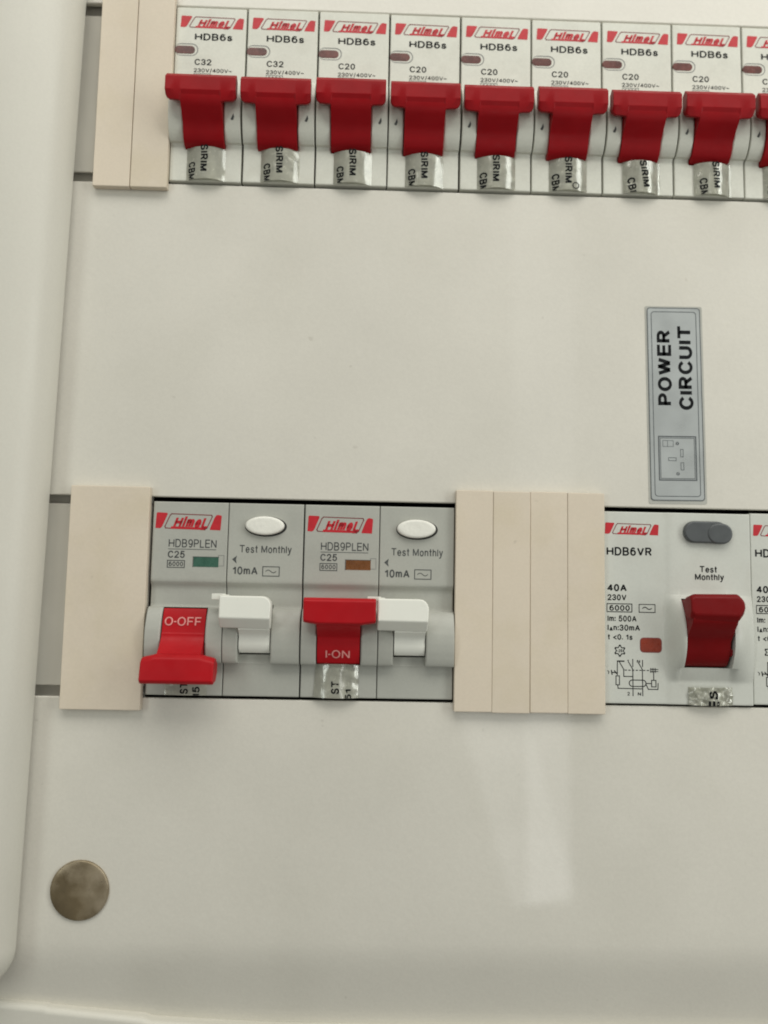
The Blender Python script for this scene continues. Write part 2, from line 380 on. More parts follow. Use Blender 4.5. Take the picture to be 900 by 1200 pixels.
# ------------------------------------------------------------------ setting
bm = bmesh.new()
for a in ((-2.5, -1.5), (3.0, -1.5), (3.0, 1.3), (-2.5, 1.3)): bm.verts.new((a[0], 0.085, a[1]+OZ))
bm.faces.new(bm.verts); wall = link('wall', finish(bm, smooth=False), m_wall); wall['kind'] = 'structure'

# ------------------------------------------------------------------ cabinet
cab = thing('electrical_cabinet', 'off-white painted steel electrical cabinet whose cover panel carries both rows of breakers', 'cabinet', (0, 0, OZ))
PF = -0.55                                                     # front of the cover panel
R2X, R2Z, TILT = -0.284, -125.507, 0.0023                       # datum of the lower row
H1 = (-33, 163.3, -46.3, 0.55); H2 = (-33, 180.2, -171.5, -124.35)
def panel_mesh():
    xs = sorted(set([-44, H2[0], H1[0], -14, 0, 30, 60, 90, 120, 150, H1[1], H2[1], 200, 225]))
    zs = [45, 20, H1[3], -10, -25, H1[2], -70, -100, H2[3], -140, -155, H2[2], -185, -200, -215, -222, -226, -228, -230, -232, -234, -237, -240, -244, -250]
    def p(z): return PF-(0 if z > -224 else 0.030*min(8, -224-z)**2*0.5+(0.24*max(0, -232-z)))
    def hole(xc, zc): return (H1[0] < xc < H1[1] and H1[2] < zc < H1[3]) or (H2[0] < xc < H2[1] and H2[2] < zc < H2[3])
    def tz(x, z): return z-max(0, min(x, 180))*TILT if -180 < z < 5 else z
    bm = bmesh.new(); F = {}; B = {}
    for i, x in enumerate(xs):
        for j, z in enumerate(zs):
            F[i, j] = bm.verts.new(P(x, tz(x, z), p(z))); B[i, j] = bm.verts.new(P(x, tz(x, z), p(z)-1.2))
    keep = {(i, j) for i in range(len(xs)-1) for j in range(len(zs)-1) if not hole((xs[i]+xs[i+1])/2, (zs[j]+zs[j+1])/2)}
    for i, j in keep:
        for G in (F, B): bm.faces.new((G[i, j], G[i+1, j], G[i+1, j+1], G[i, j+1]))
        for (di, dj, a, b) in ((-1, 0, (i, j), (i, j+1)), (1, 0, (i+1, j), (i+1, j+1)), (0, -1, (i, j), (i+1, j)), (0, 1, (i, j+1), (i+1, j+1))):
            if (i+di, j+dj) not in keep: bm.faces.new((F[a], F[b], B[b], B[a]))
    for v in [v for v in bm.verts if not v.link_faces]: bm.verts.remove(v)
    bmesh.ops.recalc_face_normals(bm, faces=bm.faces)
    ed = [e for e in bm.edges if len(e.link_faces) == 2 and e.calc_face_angle(0) > 1.2 and all(-v.co.y/MM > PF-0.01 for v in e.verts)]
    bmesh.ops.bevel(bm, geom=ed, offset=0.35*MM, segments=2, profile=0.5, affect='EDGES')
    return finish(bm, 60)
link('cover_panel', panel_mesh(), m_panel, cab)
def box_me(x0, x1, z0, z1, p0, p1, bev=0.4, seg=2):
    bm = bmesh.new(); slab(bm, rect(x0, x1, z0, z1), p0, p1); bmesh.ops.recalc_face_normals(bm, faces=bm.faces)
    if bev: bevel(bm, bev, seg)
    return finish(bm)
link('mounting_plate', box_me(-40, -0.6, -43.4, -1.8, -2.6, -1.8), m_inner, cab); link('mounting_plate', box_me(-41, -1.0, -49, 4, -4.4, -3.6), m_inner, cab)
link('mounting_plate', box_me(-40, -0.9, -169.2, -126.2, -2.6, -1.8), m_inner, cab); link('mounting_plate', box_me(-41, -1.2, -174, -121.5, -4.4, -3.6), m_inner, cab)
bm = bmesh.new()       # open-fronted box behind the cover panel
for x0, x1, z0, z1, p0, p1 in ((-43, 222, -238, 43, -84, -82), (-43, -41.8, -238, 43, -81.9, -2.5), (220.8, 222, -238, 43, -81.9, -2.5), (-41.7, 220.7, -238, -236.8, -81.9, -6.5), (-41.7, 220.7, 41.8, 43, -81.9, -2.5)):
    slab(bm, rect(x0, x1, z0, z1), p0, p1)
link('back_box', finish(bm, smooth=False), m_dark, cab)
# lower rim under the cover panel, seen as the pale strip at the bottom left
bm = bmesh.new()
slab(bm, [(-44, -238.6), (-19.8, -240.6), (-19.3, -240.9), (2, -243.0), (4, -243.7), (30, -245.2), (225, -248), (225, -262), (-44, -262)], -7.5, -1.2)
bmesh.ops.recalc_face_normals(bm, faces=bm.faces); bevel(bm, 3.2, 5)
link('lower_rim', finish(bm), m_door, cab)
# door, swung open to the left: thick rounded edge standing in front of the panel
def door_mesh():
    bm = bmesh.new()
    zt, zb, xl = 60.0, -235.6, -150.0
    def xr(z): return -22.3+(z)*0.0178
    prof = [(0, 0.6), (0.0, 2.5), (0.5, 4.6), (1.5, 6.8), (3.2, 8.9), (5.6, 10.6), (8.5, 11.7), (12.0, 12.3), (16, 12.5)]   # inset from edge, p
    rc = 9.0; rows = []
    for ins, p in prof:
        r = max(1.0, rc-ins*0.5); out = [(xl, zt), (xr(zt)-ins, zt)]
        bz = zb+ins
        for k in range(13):
            a = math.radians(90*k/12); out.append((xr(bz+r)-ins-r+r*math.cos(a), bz+r-r*math.sin(a)))
        out.append((xl, bz))
        rows.append([bm.verts.new(P(x, z, p)) for x, z in out])
    n = len(rows[0])
    for a, b in zip(rows, rows[1:]):
        for i in range(n-1): bm.faces.new((a[i], a[i+1], b[i+1], b[i]))
    bm.faces.new(rows[-1]); bm.faces.new(rows[0])
    return finish(bm, 60)
d = link('cabinet_door', door_mesh(), m_door, cab); d['label'] = 'thick rounded pale edge of the cabinet door'
# round plug near the lower left corner
bm = bmesh.new()
rings = [(6.65, 0.0), (6.65, 0.35), (6.55, 0.55), (6.3, 0.66), (5.6, 0.76), (4.5, 0.86), (3.0, 0.97), (1.5, 1.03)]
rows = [[bm.verts.new(P(-13.1+r*math.cos(2*math.pi*i/48), -214.8+r*math.sin(2*math.pi*i/48), PF+p)) for i in range(48)] for r, p in rings]
for a, b in zip(rows, rows[1:]):
    for i in range(48): bm.faces.new((a[i], a[(i+1) % 48], b[(i+1) % 48], b[i]))
bm.faces.new(rows[-1])
o = link('knockout_plug', finish(bm, 50), m_metal, cab); o['label'] = 'round mottled brown metal plug'

# ------------------------------------------------------------------ cream blanking strips
def seg_me(w, h, p0=-0.5, p1=1.5):
    bm = bmesh.new(); slab(bm, rect(0.05, w-0.05, -h, 0), p0, p1); bmesh.ops.recalc_face_normals(bm, faces=bm.faces)
    bevel(bm, 0.28, 2); return finish(bm)
def clip_me(w, h):      # the body of the strip that sits in the opening
    return box_me(0.6, w-0.6, -h+4.2, -4.2, -4.0, -0.45, 0)
seg = seg_me(9.0, 52.0); seg1 = seg_me(9.1, 51.5)
b1 = thing('blanking_strip', 'cream two-segment blanking strip left of the first C32 breaker in the top row', 'blanking strip', (-18.1*MM, 0, OZ+3.1*MM), 0.002, 'cream blanking strips')
for i in range(2): link('segment', seg1, m_blank, b1, (i*9.12*MM, -0.06*i*MM, 0))
link('clip', clip_me(18.2, 51.5), m_blank, b1)
b2 = thing('blanking_strip', 'plain cream blanking plate without grooves, left of the grey breaker switched off', 'blanking strip', (-19.35*MM, 0, OZ-122.2*MM), 0.002, 'cream blanking strips')
link('plate', seg_me(18.7, 52.0), m_blank, b2); link('clip', clip_me(18.6, 52), m_blank, b2)
b3 = thing('blanking_strip', 'wide cream blanking strip of four grooved segments between grey and white breakers', 'blanking strip', (71.7*MM, 0, OZ-121.5*MM), 0.002, 'cream blanking strips')
for i in range(4): link('segment', seg, m_blank, b3, (i*8.9*MM, (0, -.10, .04, -.05)[i]*MM, (0, -.12, .02, -.06)[i]*MM), (0, (0, .0012, -.0008, .0006)[i], 0))
link('clip', clip_me(35.8, 52), m_blank, b3)

# ------------------------------------------------------------------ seal stickers
def seal_surface(x0, x1, amp, base=0.15, seed=0, cr=0.10):
    def f(x, z):
        u = (x-(x0+x1)/2)/((x1-x0)/2)
        return base+amp*(1-min(1, abs(u))**2.0)+cr*noise.noise(Vector((x*0.55+seed*7.3, z*0.5, seed)))+cr*0.5*noise.noise(Vector((x*1.5, z*1.1+seed*3, 5)))
    return f
def seal_me(x0, x1, z0, z1, f, taper=0.0, nx=16, nz=14):
    bm = bmesh.new(); g = []
    for i in range(nx+1):
        col = []
        for j in range(nz+1):
            t = j/nz; z = z1+(z0-z1)*t
            a, b = x0-taper*t, x1+taper*t*0.3
            x = a+(b-a)*i/nx
            col.append(bm.verts.new(P(x, z, f(x0+(x1-x0)*i/nx, z))))
        g.append(col)
    for i in range(nx):
        for j in range(nz): bm.faces.new((g[i][j], g[i+1][j], g[i+1][j+1], g[i][j+1]))
    bmesh.ops.solidify(bm, geom=bm.faces[:], thickness=0.03*MM)
    return finish(bm, 50)

# ------------------------------------------------------------------ single-pole breakers (top row)
arcM = [(-19.2, 0), (-19.8, 0.7), (-21, 1.7), (-22.5, 2.5), (-24.5, 3.1), (-27, 3.5), (-29.5, 3.55), (-32, 3.2), (-34, 2.5), (-35.4, 1.7), (-36.1, 1.0), (-36.2, 0.25), (-36.8, 0)]
def f_mcb(x, z):
    if 3.8 < x < 13.8 and -37.6 < z < -20.5: return -2.5
    a = ramp(arcM, z)*1.2
    e = min(abs(x-3.8), abs(x-13.8))
    if z < -19.5 and z > -37 and e < 0.25: a -= 0.25-e
    return a
zsM = [0, -.06, -.15, -.28, -4, -8, -12, -16, -18.8, -19.2, -19.5, -19.8, -20.4, -20.49, -20.51]+lin(-21, -35.4, 25)+[-35.8, -36.1, -36.2, -36.5, -36.8, -37.58, -37.62, -39, -41, -43, -45.0, -45.4, -45.55, -45.65, -45.75]
mcb_me = hfield(xgrid(0.2, 17.8, [3.8, 13.8]), zsM, f_mcb)
def toggle_mesh(bar, barsec, stem, x0, x1, sx0, sx1, bev=0.32):
    bm = bmesh.new(); loft(bm, [(x, bar(t)) for x, t in barsec])
    bmesh.ops.recalc_face_normals(bm, faces=bm.faces); bevel(bm, bev, 3, 25)
    b2_ = bmesh.new(); loft(b2_, [(sx0, stem), (sx1, stem)]); bmesh.ops.recalc_face_normals(b2_, faces=b2_.faces)
    bevel(b2_, 0.15, 2, 60)
    me = bpy.data.meshes.new('tmp'); b2_.to_mesh(me); b2_.free(); bm.from_mesh(me); bpy.data.meshes.remove(me)
    return finish(bm, 40)
def barM(t):      # t: 0 = outer end, 1 = by the stem
    zb = -28.0-1.5*t
    return [(5.4, -23.2), (7.0, -22.5), (8.3, -23.9), (8.25, -27.2), (7.3, zb), (6.6, zb+0.1), (5.4, zb+0.8)]
stemM = [(-1.5, -22.0), (5.0, -22.6), (7.6, -24.6), (8.12, -26.8), (7.5, -29.2), (6.5, -30.4), (5.3, -31.4), (4.4, -32.3), (3.5, -33.2), (3.1, -34.6), (2.2, -36.2), (1.1, -37.3), (-1.5, -37.4)]
tog_me = toggle_mesh(barM, [(0.35, 0), (0.6, 0.4), (1.3, 0.75), (2.8, 0.8), (3.7, 0.88), (4.0, 1.1), (4.25, 0.7), (13.35, 0.7), (13.6, 1.1), (13.9, 0.88), (14.8, 0.8), (16.3, 0.75), (16.95, 0.4), (17.2, 0)], stemM, 0, 0, 3.9, 13.7, 0.22)
pill = rrect(0.15, 5.2, -12.45, -10.35, 1.0, 6)
mcb_lab = [
 'white C32 breaker in the top row, touching the cream blanking strip',
 'white C32 breaker in the top row, between the other C32 breaker and a C20',
 'white C20 breaker with red toggle up, directly right of the two C32 breakers',
 'second white C20 breaker to the right of the C32 breakers in the top row',
 'third white C20 breaker to the right of the C32 breakers in the top row',
 'white C20 breaker with a small ring printed low on its seal sticker',
 'white C20 breaker whose seal sticker lettering slants, left of the last whole top-row breaker',
 'rightmost white C20 breaker wholly in view in the top row, above the power circuit sticker',
 'white breaker cut off by the right edge of the photo, in the top row']
# the second line of each seal sticker runs off the lower edge at its own place
seals = [(-0.3, 'CBM', 0, 0), (0.1, 'CBM', 0, 0.03), (0.15, 'CBM', .3, 0.02), (0.0, 'CBM', .2, 0.02), (-0.3, 'CBM', .7, 0), (-0.2, 'CBM', .3, 0.0), (0.9, 'CBM', 1.2, 0.14), (0.9, 'CBM', .5, 0.05), (0.3, 'CBM', 1.5, 0.0)]
def make_mcb():
    t = thing('circuit_breaker', mcb_lab[0], 'breaker', (0, 0, OZ), 0.0025, 'white single-pole breakers in the top row')
    link('housing', mcb_me, m_white, t)
    link('toggle', tog_me, m_red, t)
    logo(t, 1.3, 17.2, -5.6, -2.25)
    a = Ink(); a.text('HDB6s', 5.0, 14.4, -8.75, -6.9, 0.032); a.build('model_text', m_ink, t)
    a = Ink(); a.text('230V/400V~', 5.1, 14.6, -17.3, -16.2, 0.012); a.build('voltage_text', m_ink, t)
    a = Ink(); a.line([(5.2, -17.6), (9.3, -17.6)], .12); a.line([(5.2, -17.6), (5.2, -18.9)], .12); a.line([(9.3, -17.6), (9.3, -18.9)], .12)
    a.text('6000', 5.6, 8.9, -19.0, -17.85, 0.01); a.build('capacity_text', m_gink, t)
    w_ = link('indicator_window', slab_me(pill, -0.5, 0.07, 0.06), m_brown, t)
    r_ = Ink(); r_.band(rrect(0.13, 6.0, -13.0, -9.7, 1.6, 6), rrect(0.13, 5.75, -12.8, -9.95, 1.4, 6)); r_.build('indicator_rim', m_lgink, w_, 0.03)
    return t
mcb0 = make_mcb()
mcbs = [mcb0]+[copy_tree(mcb0) for _ in range(8)]
def rating(s):
    a = Ink(); a.text(s, 5.2, 9.4, -15.35, -13.75, 0.02); return a
for i, t in enumerate(mcbs):
    t['label'] = mcb_lab[i]
    x = 18.0*i
    t.location = Vector((x*MM, random.uniform(-.12, .12)*MM, OZ-x*0.0025*MM+random.uniform(-.12, .12)*MM))
    t.rotation_euler.y += random.uniform(-.0015, .0015)
    for c in t.children:
        if c.name.startswith('toggle'):
            c.rotation_euler.x = random.uniform(-.012, .012); c.location = (random.uniform(-.12, .12)*MM, 0, random.uniform(-.25, .15)*MM)
    rating('C32' if i < 2 else 'C20').build('rating_text', m_ink, t)
    dx, s2, cut, tl = seals[i]
    f = seal_surface(4.7, 14.0, 1.65, 0.08, seed=i+1, cr=0.07)
    o = link('seal_sticker', seal_me(4.6+dx*.5, 14.1+dx*.4, -45.75, -37.5, f), m_seal, t)
    a = Ink(); c0 = 7.9+dx
    a.text('SIRIM', c0+0.4, c0+2.3, -43.9-cut*.4, -37.0-cut*.4, 0.05, rot=-90, tilt=tl)
    a.text(s2, c0-2.6, c0-0.8, -45.9-cut, -41.3-cut*.5, 0.05, rot=-90, tilt=tl)
    if i == 5: a.band(ell(c0+3.2, -44.6, .9, .9, 16), ell(c0+3.2, -44.6, .65, .65, 16))
    a.build('sticker_text', m_ink, o, lambda x_, z_, f=f: f(x_, z_)+0.07, zmin=-45.7)
    a = Ink(); mx = 15.9 if i < 3 else 1.9
    a.poly([(mx-.4, -31.6), (mx-.1, -31.1), (mx+.25, -30.3), (mx+.45, -31.1), (mx+.2, -31.8), (mx-.15, -31.9)])
    a.build('moulding_mark', m_gink, t, lambda x_, z_: f_mcb(x_, z_)+0.06)

# ------------------------------------------------------------------ grey residual-current breakers (lower row)
arcR = [(-18.4, 0), (-18.9, -0.10), (-19.4, -0.40), (-20.0, -0.80), (-20.8, -1.0), (-24.4, -0.95), (-24.75, -0.8), (-24.9, 0.55), (-25.4, 1.15), (-26.5, 1.9), (-28, 2.6), (-30, 3.2), (-32, 3.4), (-34, 3.3), (-36, 2.9), (-37.2, 2.5), (-37.5, 2.2), (-37.6, 0.2), (-38.2, 0)]
def f_rl(x, z):
    if 3.75 < x < 14.1 and -37.45 < z < -24.9: return -2.5
    a = ramp(arcR, z); e = min(abs(x-3.75), abs(x-14.1))
    if -37 < z < -25.2 and e < 0.25: a -= 0.25-e
    return a
def f_rr(x, z):
    if 21.6 < x < 29.2 and -35.55 < z < -24.0: return -2.5
    if 21.6 < x < 29.2 and -37.6 < z <= -35.55: return 0.15
    a = ramp(arcR, z); e = min(abs(x-21.6), abs(x-29.2))
    if -37 < z < -25.2 and e < 0.25: a -= 0.25-e
    return a
zsR = [0, -.06, -.15, -.28, -5, -10, -15, -18, -18.4, -18.7, -18.9, -19.1, -19.4, -19.7, -20.0, -20.4, -20.8, -22, -23.9, -23.99, -24.01, -24.4, -24.75, -24.89, -24.92, -25.1]+lin(-25.4, -35.2, 18)+[-35.52, -35.57, -36, -36.6, -37.2, -37.42, -37.47, -37.5, -37.6, -38.2, -40, -42, -44.5, -44.9, -45.1, -45.2, -45.3]
rl_me = hfield(xgrid(0.15, 17.93, [3.75, 14.1]), zsR, f_rl)
rr_me = hfield(xgrid(18.07, 35.85, [21.6, 29.2]), zsR, f_rr)
def barU(t):
    zb = -27.5-0.6*t
    return [(4.4, -22.2), (7.6, -21.9), (8.6, -22.6), (8.4, zb+0.5), (7.6, zb), (5.8, zb+0.3), (4.4, zb+1.0)]
stemU = [(-1.5, -25.1), (4.5, -22.8), (7.9, -22.6), (8.1, -27.0), (7.2, -28.3), (5.2, -29.5), (4.3, -30.3), (3.4, -30.8), (3.0, -31.4), (3.0, -33.0), (2.7, -35.0), (1.9, -36.9), (1.5, -37.3), (-1.5, -37.35)]
def barD(t):
    zt = -36.2+1.0*t
    return [(4.0, zt-1.2), (5.8, zt), (7.6, zt), (8.6, zt-0.9), (9.4, -41.0), (8.6, -41.8), (5.5, -41.3), (4.0, -39.5)]
stemD = [(-1.5, -25.1), (1.1, -25.15), (1.6, -26.5), (2.2, -28.5), (2.5, -30.6), (2.9, -31.0), (2.9, -31.6), (3.5, -32.5), (4.6, -33.8), (6.0, -35.0), (7.4, -36.0), (7.6, -38.5), (4.0, -38.5), (-1.5, -37.2)]
secs = [(0.9, 0), (1.4, 0.3), (3.2, 0.7), (4.2, 1), (14.0, 1), (15.0, 0.7), (16.8, 0.3), (17.4, 0)]
togU = toggle_mesh(barU, secs, stemU, 0, 0, 3.95, 13.9); togD = toggle_mesh(barD, secs, stemD, 0, 0, 3.95, 13.9)
def lever_mesh():
    bm = bmesh.new()
    out = [(17.75, -21.9)]+[(29.5-2.1+2.1*math.cos(math.radians(a)), -24.2+2.3*math.sin(math.radians(a))) for a in (90, 70, 50, 30, 10, 0)]+[(29.3, -29.4), (17.75, -29.2)]
    n = len(out)
    def ring(f): return [bm.verts.new(P(x, z, f(x, z))) for x, z in out]
    back = ring(lambda x, z: 3.6); fr = ring(lambda x, z: 7.2 if z > -27.2 else 4.9)
    # front: upper flat face, lower facet turning back
    mid = [bm.verts.new(P(17.75, -26.9, 7.5)), bm.verts.new(P(29.35, -27.0, 7.5))]
    bm.faces.new(list(reversed(back)))
    bm.faces.new([fr[0]]+fr[1:7]+[mid[1], mid[0]]); bm.faces.new([mid[0], mid[1], fr[n-2], fr[n-1]])
    for i in range(n):
        j = (i+1) % n
        if i == 6: bm.faces.new((back[i], back[j], fr[j], mid[1], fr[i]))
        elif i == n-1: bm.faces.new((back[i], back[j], fr[j], mid[0], fr[i]))
        else: bm.faces.new((back[i], back[j], fr[j], fr[i]))
    bmesh.ops.recalc_face_normals(bm, faces=bm.faces); bevel(bm, 0.35, 3, 25)
    b = bmesh.new()
    st = [(-1.5, -24.5), (4.6, -25.0), (4.6, -29.6), (3.2, -30.6), (2.8, -31.6), (3.0, -32.8), (2.7, -34.2), (1.8, -35.05), (-1.5, -35.1)]
    loft(b, [(21.8, st), (29.0, st)])
    slab(b, rect(15.4, 18.6, -22.9, -21.5), 2.8, 3.9)
    slab(b, rect(17.9, 19.5, -23.6, -21.7), 2.9, 4.6)
    bmesh.ops.recalc_face_normals(b, faces=b.faces); bevel(b, 0.15, 2, 60)
    me = bpy.data.meshes.new('tmp'); b.to_mesh(me); b.free(); bm.from_mesh(me); bpy.data.meshes.remove(me)
    return finish(bm, 35)
lev_me = lever_mesh()
def make_rcbo():
    t = thing('residual_current_breaker', 'grey breaker with its red toggle down, showing O-OFF and a green window', 'breaker', (0, 0, 0), TILT, 'grey residual-current breakers')
    link('housing', rl_me, m_grey, t); link('housing', rr_me, m_grey, t)
    link('lever', lev_me, m_lever, t)
    logo(t, 0.8, 16.4, -6.65, -2.55)
    a = Ink(); a.text('HDB9PLEN', 4.1, 15.4, -10.85, -8.85, 0.006); a.line([(4.1, -11.25), (15.3, -11.25)], 0.14); a.build('model_text', m_gink, t)
    a = Ink(); a.text('C25', 4.0, 8.0, -13.35, -11.65, 0.03); a.build('rating_text', m_gink, t)
    a = Ink(); a.band(rect(3.9, 8.1, -15.7, -13.85), rect(4.1, 7.9, -15.5, -14.05)); a.text('6000', 4.3, 7.7, -15.3, -14.2, 0.03); a.build('capacity_text', m_gink, t)
    a = Ink(); a.band(rect(15.9, 17.3, -15.1, -12.5), rect(16.0, 17.2, -15.0, -12.62)); a.build('window_outline', m_lgink, t)
    a = Ink(); a.text('Test Monthly', 20.9, 33.2, -12.3, -9.95, 0.010); a.build('test_text', m_gink, t)
    a = Ink(); a.poly([(19.2, -13.4), (20.3, -12.5), (20.1, -13.5), (20.3, -14.4)]); a.build('arrow_mark', m_gink, t)
    a = Ink(); a.text('10mA', 19.4, 25.3, -17.0, -15.05, 0.03); a.build('sensitivity_text', m_gink, t)
    a = Ink(); a.band(rect(26.4, 30.5, -17.3, -14.9), rect(26.6, 30.3, -17.1, -15.1)); 
    a.line([(27.2+2.4*k/10, -16.1+0.32*math.sin(k/10*2*math.pi)) for k in range(11)], 0.16); a.build('waveform_mark', m_gink, t)
    bz = link('button_surround', slab_me(ell(26.9, -5.45, 4.98, 2.45), -0.3, 0.05, 0.03), m_dark, t)
    bm = bmesh.new(); rows = []
    for s_, p in ((1, 0.06), (1, 0.75), (0.97, 1.0), (0.9, 1.15), (0.7, 1.2), (0.4, 1.15)):
        rows.append([bm.verts.new(P(26.72+4.62*s_*math.cos(k*math.pi/20), -5.3+2.22*s_*math.sin(k*math.pi/20), p)) for k in range(40)])
    for a_, b_ in zip(rows, rows[1:]):
        for k in range(40): bm.faces.new((a_[k], a_[(k+1) % 40], b_[(k+1) % 40], b_[k]))
    bm.faces.new(rows[-1]); bm.faces.new(list(reversed(rows[0])))
    link('test_button', finish(bm, 60), m_button, t)
    return t
r1 = make_rcbo(); r2 = copy_tree(r1)
def row2(x): return Vector(((R2X+x)*MM, 0, OZ+(R2Z-x*TILT)*MM))
r1.location = row2(0); r2.location = row2(36)
r2['label'] = 'grey breaker with its red toggle up, showing I-ON and a brown window'
for t, up in ((r1, False), (r2, True)):
    tg = link('toggle', togU if up else togD, m_red2, t)
    bm = bmesh.new(); slab(bm, rect(10.1, 16.0, -15.35, -13.05), -0.2, 0.05); ww = link('indicator_window', finish(bm, smooth=False), m_rust if up else m_green, t)
    fr_ = Ink(); fr_.line([(10.0, -15.4), (10.0, -12.98), (16.05, -12.98)], 0.12); fr_.build('window_lip_shade', m_gink, ww, 0.056)  # grey line paints shade along the window's top and left edge
    a = Ink()
    if up: a.text('I\u00b7ON', 6.0, 11.6, -35.9, -34.0, 0.004); a.build('toggle_text', m_pink, tg, lambda x, z: ramp([(-33.0, 3.0), (-35.0, 2.7), (-36.9, 1.9)], z)+0.15)
    else: a.text('O\u00b7OFF', 4.5, 12.9, -29.1, -27.1, 0.004); a.build('toggle_text', m_pink, tg, lambda x, z: ramp([(-26.5, 1.6), (-28.5, 2.2), (-30.6, 2.5)], z)+0.13)
    if up:
        f = seal_surface(3.6, 13.8, 1.6, 0.1, 21, 0.12)
        o = link('seal_sticker', seal_me(3.7, 13.6, -45.2, -37.35, f, 0.5), m_seal, t)
        a = Ink(); a.text('ST', 7.4, 9.3, -44.2, -41.3, 0.035, rot=90); a.text('51', 10.7, 12.1, -45.6, -43.1, 0.035, rot=90)
    else:
        f = seal_surface(4.4, 14.5, 0.5, 0.1, 33, 0.12)
        o = link('seal_sticker', seal_me(4.6, 14.4, -45.2, -38.5, f), m_seal, t)
        a = Ink(); a.text('ST', 8.3, 10.2, -44.9, -42.2, 0.035, rot=90); a.text('15', 11.2, 12.9, -45.7, -43.2, 0.035, rot=90)
    a.build('sticker_text', m_ink, o, lambda x_, z_, f=f: f(x_, z_)+0.07, zmin=-45.15)

# ------------------------------------------------------------------ white two-pole residual-current switches
def sm(a, b, x):
    t = max(0, min(1, (x-a)/(b-a))); return t*t*(3-2*t)
def f_v(x, z):
    if 17.6 < x < 28.9 and -36.7 < z < -20.6: return -3.0
    amp = sm(13.7, 17.4, x)*(1-0.75*sm(29.6, 35.4, x))
    a = 0.25*sm(14, 16, x)
    u = (z+29.6)/10.6
    if abs(u) < 1: a += amp*4.7*(1-u*u)**1.1
    if -40.6 < z <= -36.7: a -= (sm(16.2, 17.7, x)*(1-sm(28.8, 30.8, x)))*1.3*(1-(-36.7-z)/3.9)
    return a
xsV = sorted(set([-0.75, -.69, -.6, -.47]+lin(1, 12, 5)+lin(13, 17.2, 10)+[17.35, 17.5, 17.59, 17.61, 17.8]+lin(18.5, 28, 8)+[28.7, 28.89, 28.91, 29.0, 29.2]+lin(29.6, 34.6, 14)+[34.82, 34.95, 35.04, 35.1]))
zsV = [0, -.06, -.15, -.28, -5, -10, -15, -18]+lin(-19.5, -20.5, 4)+[-20.59, -20.61]+lin(-21, -36.6, 30)+[-36.69, -36.71]+lin(-37.2, -41, 9)+[-43, -45.0, -45.2, -45.4, -45.5]
v_me = hfield(xsV, zsV, f_v)
def barV(t):
    return [(5.0, -20.3+0.2*t), (8.0, -19.8+0.3*t), (9.0, -20.6+0.3*t), (9.2, -23.4-0.4*t), (8.2, -24.9-0.4*t), (6.4, -25.0-.4*t), (5.0, -24.4-.3*t)]
stemV = [(-2, -21), (8.4, -20.6), (8.7, -24.6), (7.9, -26.2), (6.3, -28.0), (5.1, -29.3), (4.3, -30.4), (3.9, -32.4), (3.1, -34.4), (1.9, -36.0), (0.8, -36.5), (-2, -36.6)]
bm = bmesh.new(); loft(bm, [(17.0, barV(-0.5)), (17.9, barV(1.5)), (28.2, barV(2)), (29.5, barV(-2.5))]); bmesh.ops.recalc_face_normals(bm, faces=bm.faces); bevel(bm, 0.4, 3, 25)
b = bmesh.new(); loft(b, [(17.65, stemV), (28.2, stemV)]); slab(b, [(28.3, -31.9), (29.3, -32.5), (29.4, -33.2), (28.3, -34.0)], 1.5, 3.4)
bmesh.ops.recalc_face_normals(b, faces=b.faces); bevel(b, 0.2, 2, 60)
me_ = bpy.data.meshes.new('tmp'); b.to_mesh(me_); b.free(); bm.from_mesh(me_); togV = finish(bm, 40)
def zq(X, Y): return ((X/8-9)/4.84, -(Y/8+89.2)/4.93)
def circuit(parent):
    a = Ink(); w_ = 0.20
    def l(*pts, w=w_): a.line([zq(*p) for p in pts], w)
    l((238, 692), (178, 692), (176, 815)); l((198, 700), (236, 765), (236, 830), (320, 830)); l((180, 690), (238, 690), w=.3)
    for k in range(7): l((248+k*34, 772), (262+k*34, 772))
    l((320, 672), (320, 738)); l((284, 702), (320, 765), (320, 1005)); l((410, 680), (410, 738)); l((372, 702), (408, 765), (410, 1005))
    a.text('1', *[zq(268, 0)[0], zq(282, 0)[0]], zq(0, 700)[1], zq(0, 676)[1], .03); a.text('N', zq(358, 0)[0], zq(388, 0)[0], zq(0, 702)[1], zq(0, 676)[1], .03)
    a.text('2', zq(268, 0)[0], zq(290, 0)[0], zq(0, 1004)[1], zq(0, 972)[1], .03); a.text('N', zq(364, 0)[0], zq(394, 0)[0], zq(0, 1004)[1], zq(0, 974)[1], .03)
    for k in range(4): l((484+k*15, 752), (484+k*15, 790), w=.16)
    l((482, 760), (552, 762), w=.16); l((482, 782), (552, 780), w=.16)
    l((512, 790), (512, 860)); a.line([zq(*p) for p in ((492, 862), (532, 862), (532, 922), (492, 922))], w_, True)
    o = [zq(*p) for p in rrect(286, 440, 862, 920, 28.5, 5)]; a.line(o, w_, True)
    l((440, 892), (490, 892)); l((440, 900), (462, 945), (550, 945), (552, 890))
    a.line([zq(*p) for p in ((164, 826), (196, 826), (196, 908), (164, 908))], w_, True)
    l((180, 908), (182, 940), (410, 942)); l((122, 778), (128, 812), w=.26); l((128, 795), (178, 798), w=.22); l((150, 780), (172, 806), w=.24); l((88, 780), (100, 790), (96, 806), w=.16)
    return a.build('wiring_diagram', m_ink, parent)
